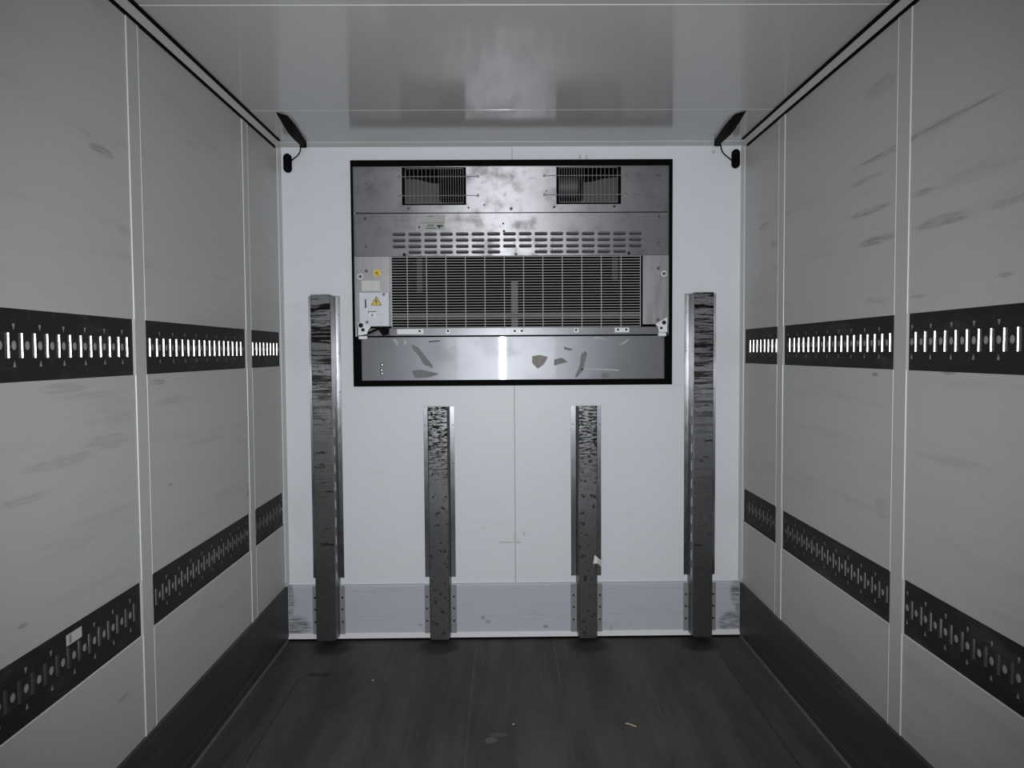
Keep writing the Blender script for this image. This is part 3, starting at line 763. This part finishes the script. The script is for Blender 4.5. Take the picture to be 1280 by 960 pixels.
# fan outlets: blower housings, wheels and their wire guards
for fi, (f, flip) in enumerate(zip(fan, (1, -1))):
    x0, x1, z0, z1 = f
    def X(t): return x0 + (x1 - x0) * t if flip == 1 else x1 - (x1 - x0) * t
    def Z(t): return z1 - (z1 - z0) * t
    b = MB()                                                     # scroll-shaped duct, sloping top
    b.prism([(X(-.02), D + 0.05, Z(1.05)), (X(.64), D + 0.05, Z(1.05)), (X(.59), D + 0.05, Z(.85)), (X(.565), D + 0.05, Z(.82)), (X(.565), D + 0.05, Z(.37)), (X(.42), D + 0.05, Z(.35)), (X(.25), D + 0.05, Z(.27)), (X(-.02), D + 0.05, Z(.22))], (0, 0.16, 0))
    sh = b.build('blower_housing', M['grey'], U); sh['label'] = 'grey blower housing behind the wire guard'
    b = MB(); b.box(X(-.02), X(1.02), D + 0.22, D + 0.225, Z(1.02), Z(-.02)); b.build('duct_back', M['dark'], U)
    b = MB()
    b.prism([(X(.015), D + 0.012, Z(.10)), (X(.055), D + 0.012, Z(.10)), (X(.045), D + 0.012, Z(.95)), (X(.035), D + 0.012, Z(.95))], (0, 0.004, 0))
    b.build('duct_lip', simple('pale_duct_lip', (0.15, 0.15, 0.145), 0.5), U)
    if flip == -1:
        b = MB(); b.cyl((X(.80), D + 0.13, Z(.40)), (1, 0, 0), 0.055, (x1 - x0) * 0.32, 24); b.build('blower_wheel', M['grey'], U, smooth=True)
    else:
        b = MB(); b.cyl((X(.80), D + 0.15, Z(.5)), (1, 0, 0), 0.055, (x1 - x0) * 0.32, 24); b.build('blower_wheel', M['dark'], U, smooth=True)
    # rim of the opening
    b = MB()
    zt_ = min(z1, iz1 - 0.004)
    for q in ((x0, x0 + 0.014, z0, zt_), (x1 - 0.014, x1, z0, zt_), (x0, x1, z0, z0 + 0.008), (x0, x1, zt_ - 0.008, zt_)): b.box(q[0], q[1], YP + 0.003, YP + 0.03, q[2], q[3])
    b.build('outlet_rim', M['rubber'], U)
    # guard
    g = MB(); g.box((x0 + x1) / 2 - 0.0001, (x0 + x1) / 2 + 0.0001, YP - 0.006, YP - 0.0059, z1 - 0.02, z1 - 0.0199); g.bm.clear()
    za, zc = Z(.95), Z(.055)
    ts = [.06 + .064 * i for i in range(8)] + [.57 + .0385 * i for i in range(11)]
    for t in ts:
        b = MB(); b.tube([(X(t), YP - 0.005, zc), (X(t), YP - 0.005, za)], 0.0014, 6); b.build('guard_wire', M['guard'], U)
    for zz in (za, zc):
        b = MB(); b.tube([(X(.055), YP - 0.005, zz), (X(.96), YP - 0.005, zz)], 0.0017, 6); b.build('guard_wire', M['guard'], U)
    for t, w_ in ((.26, 0), (.755, 0)):
        zz = Z(t)
        ends = ((x0 - 0.012, x1 + 0.062) if flip == 1 else (x0 - 0.062, x1 + 0.022))
        b = MB(); b.tube([(ends[0], YP - 0.0045, zz), (ends[1], YP - 0.0045, zz)], 0.0021, 6)
        gw = b.build('guard_wire', M['guard'], U)
        for xe in ends:
            b = MB(); b.cyl((xe, YP - 0.004, zz), (0, -1, 0), 0.0085, 0.006, 12); b.cyl((xe, YP - 0.008, zz), (0, -1, 0), 0.005, 0.005, 6)
            b.build('bolt', M['bolt'], U)

# bolts on the sheets
def bolt(u, v, r=0.006, mat_='bolt', y=YP - 0.002, par=U):
    x, z = at(u, v, y); b = MB(); b.cyl((x, y - 0.001, z), (0, -1, 0), r * 1.25, 0.002, 12); b.dome((x, y - 0.002, z), (0, -1, 0), r, 0.65, 10)
    b.build('bolt', M[mat_], par, smooth=True)
for u, v, r, mt_ in ((457, 230, .004, 'bolt'), (638.9, 261, .007, 'bolt'), (585.6, 259.6, .004, 'dark_bolt'), (510.5, 260.5, .004, 'dark_bolt'), (692.7, 258.8, .005, 'dark_bolt'), (768.0, 257.8, .005, 'dark_bolt'),
                     (823.4, 219.2, .006, 'bolt'), (823.3, 258.4, .004, 'bolt'), (456.6, 273.4, .007, 'bolt'), (457.6, 308.5, .006, 'bolt'), (505.4, 318.4, .007, 'dark_bolt'), (644.9, 317.8, .007, 'bolt'),
                     (823.4, 270.6, .007, 'bolt'), (822.8, 304.8, .007, 'bolt'), (786, 316.4, .007, 'dark_bolt'), (630, 289.0, .005, 'dark_bolt'), (629, 279.5, .004, 'dark_bolt'),
                     (458.0, 338.6, .007, 'bolt'), (822.9, 335.4, .007, 'bolt'), (822.2, 399.8, .008, 'bolt'), (605, 192 + 64, .003, 'dark_bolt'), (683, 238.6, .003, 'dark_bolt')):
    bolt(u, v, r, mt_)
def latch(u, v):
    x, z = at(u, v, YP - 0.004)
    b = MB(); b.cyl((x, YP - 0.005, z), (0, -1, 0), 0.0155, 0.006, 20); o = b.build('quarter_turn_latch', M['white_metal'], U)
    b = MB(); b.cyl((x, YP - 0.0095, z), (0, -1, 0), 0.0095, 0.004, 16); q = b.build('latch_socket', M['dark_bolt'], o)
    b = MB(); b.box(x - 0.002, x + 0.002, YP - 0.0135, YP - 0.0115, z - 0.009, z + 0.009); b.build('latch_key', M['ledge'], o)
latch(450.4, 345.8); latch(829.9, 342.2)

# control box on the left side plate
x0, x1, z0, z1 = rect(449.0, 365.5, 486.5, 408.0, YP - 0.03)
b = MB(); b.box(x0, x1, YP - 0.030, YP - 0.002, z0, z1, 0.003)
cb = b.build('control_box', M['box'], U); cb['label'] = 'pale control box with yellow warning triangle'
yb = YP - 0.0305
def deca(name, uv, mat_, y, par, dy=-0.0008):
    pts = [(at(u, v, y)[0], y, at(u, v, y)[1]) for u, v in uv]
    b = MB(); b.prism(pts, (0, dy, 0)); return b.build(name, mat_, par)
zz = lambda u, v: (440 + u * 0.0990, 330 + v * 0.0990)
tr = deca('warning_triangle', [zz(240, 523), zz(376, 523), zz(305, 402)], M['ink'], yb, cb)
deca('triangle_face', [zz(252, 517), zz(364, 517), zz(305, 416)], M['yellow'], yb - 0.0008, tr, -0.0006)
deca('lightning_bolt', [zz(300, 445), zz(318, 452), zz(305, 470), zz(318, 468), zz(308, 510), zz(303, 510), zz(306, 480), zz(290, 484)], M['ink'], yb - 0.0014, tr, -0.0006)
o = deca('handle_slit', [zz(160, 445), zz(178, 445), zz(183, 555), zz(164, 555)], M['ink'], yb, cb)
deca('lock_shadow', [zz(203, 597), zz(308, 597), zz(308, 606), zz(213, 606), zz(212, 626), zz(203, 626)], M['ink'], yb, cb)
lk = deca('lock_plate', [zz(213, 608), zz(300, 608), zz(300, 672), zz(213, 672)], M['white_metal'], yb, cb, -0.003)
x, z = at(*zz(256, 645), yb - 0.003); b = MB(); b.cyl((x, yb - 0.004, z), (0, -1, 0), 0.0075, 0.003, 14); b.build('lock', M['bolt'], lk)
for q in ((402, 385), (190, 735)):
    x, z = at(*zz(*q), yb); b = MB(); b.dome((x, yb, z), (0, -1, 0), 0.0075, 0.5, 12); b.build('screw', M['bolt'], cb, smooth=True)
deca('print', [zz(310, 636), zz(425, 640), zz(425, 643), zz(310, 639)], M['bolt'], yb, cb, -0.0004)
deca('print', [zz(330, 742), zz(365, 735), zz(395, 733), zz(360, 744)], M['bolt'], yb, cb, -0.0004)
deca('rating_plate', [zz(122, 212), zz(352, 212), zz(355, 338), zz(125, 342)], M['label'], YP - 0.0022, U, -0.002)
# round yellow sticker
pts = [zz(320 + 54 * math.cos(k * math.pi / 8) * (0.9 if k % 2 else 1), 115 + 46 * math.sin(k * math.pi / 8)) for k in range(16)]
ysn = deca('yellow_sticker', pts, M['yellow'], YP - 0.0022, U, -0.0012); ysn['label'] = 'round yellow warning sticker'
deca('sticker_print', [zz(295, 105), zz(318, 95), zz(325, 112), zz(312, 118), zz(298, 118)], M['ink'], YP - 0.0034, ysn, -0.0005)
deca('sticker_print', [zz(300, 130), zz(342, 130), zz(342, 138), zz(300, 138)], M['ink'], YP - 0.0034, ysn, -0.0005)
# worn type label above the louvres
zl = lambda u, v: (495 + u * 0.0958, 200 + v * 0.0958)
tl = deca('type_label', [zl(285, 720), zl(640, 716), zl(630, 915), zl(262, 918)], M['clear_label'], YP - 0.0022, U, -0.0008); tl['label'] = 'worn grey type label'
for q in ([(412, 846), (495, 843), (495, 853), (412, 856)], [(400, 869), (500, 867), (500, 874), (400, 876)], [(388, 890), (522, 888), (522, 896), (388, 898)], [(280, 822), (630, 816), (630, 820), (280, 826)], [(410, 732), (490, 730), (490, 736), (410, 738)]):
    deca('label_print', [zl(*p) for p in q], M['ink'], YP - 0.0030, tl, -0.0004)
deca('label_hole', [zl(292, 865), zl(304, 858), zl(315, 872), zl(312, 895), zl(296, 893)], M['ink'], YP - 0.0030, tl, -0.0004)
deca('label_hole', [zl(535, 850), zl(580, 845), zl(618, 856), zl(612, 872), zl(582, 868), zl(570, 905), zl(560, 885), zl(540, 875)], M['ink'], YP - 0.0030, tl, -0.0004)

# corner brackets with stop blocks
def bracket(poly, tab, bolts, YP=YP):
    pts = [(at(u, v, YP - 0.008)[0], YP - 0.008, at(u, v, YP - 0.008)[1]) for u, v in poly]
    b = MB(); b.prism(pts, (0, -0.004, 0)); br = b.build('corner_bracket', M['white_metal'], U); br['label'] = 'white corner bracket'
    x0, x1, z0, z1 = rect(*tab, YP - 0.02); b = MB(); b.box(x0, x1, YP - 0.034, YP - 0.008, z0, z1, 0.002); b.build('stop_block', M['white_metal'], br)
    for u, v, r in bolts:
        x, z = at(u, v, YP - 0.012); b = MB(); b.cyl((x, YP - 0.014, z), (0, -1, 0), r, 0.005, 14); b.dome((x, YP - 0.017, z), (0, -1, 0), r * 0.7, 0.5, 10); b.build('bolt', M['dark_bolt'], br, smooth=True)
bracket([zz(78, 740), zz(150, 770), zz(238, 790), zz(205, 840), zz(190, 885), zz(78, 905)], (448.8, 420.2, 459.3, 424.0), [(*zz(112, 775), .0125), (*zz(140, 832), .009)], YP - 0.024)
bracket([z4(1185, 415), z4(1187, 525), z4(1125, 525), z4(1122, 490), z4(1100, 468)], (822.4, 415.8, 832.2, 420.2), [(829.9, 403.2, .011), (826.5, 410.0, .007)])
# cable plug under the control box
b = MB(); pts = [(at(u, v, YP - 0.012)[0], YP - 0.012, at(u, v, YP - 0.012)[1]) for u, v in (zz(330, 795), zz(470, 795), zz(468, 890), zz(395, 905), zz(360, 860))]
b.prism(pts, (0, -0.02, 0)); pg = b.build('cable_plug', M['black'], U)
b = MB(); b.tube([(at(*zz(u, v), YP - 0.02)[0], YP - 0.02, at(*zz(u, v), YP - 0.02)[1]) for u, v in ((150, 885), (190, 878), (240, 860), (300, 830), (345, 815))], 0.0055, 8); b.build('cable', M['black'], pg, smooth=True)

# ------------------------------------------------------------------ litter on the floor
b = MB(); b.tube([(1.676, 2.944, 0.003), (1.695, 2.931, 0.0045), (1.715, 2.917, 0.003)], 0.0022, 6)
o = b.build('straw', M['straw'], smooth=True); tag(o, 'pale straw lying on the dark floor right of the middle', 'straw'); recentre(o, (1.695, 2.931, 0))
def crumb(x, y, r, label):
    b = MB(); bmesh.ops.create_icosphere(b.bm, subdivisions=2, radius=r)
    for v in b.bm.verts: v.co = v.co * random.uniform(0.7, 1.15); v.co.z *= 0.6
    b.bm.transform(Matrix.Translation((x, y, r * 0.45)))
    o = b.build('crumb', M['crumb']); tag(o, label, 'crumb', 'crumbs on the floor'); recentre(o, (x, y, 0))
crumb(0.552, 3.369, 0.006, 'small pale crumb on the floor in front of the short left post')
crumb(1.211, 2.948, 0.006, 'small pale crumb on the floor in the middle, nearest the camera')
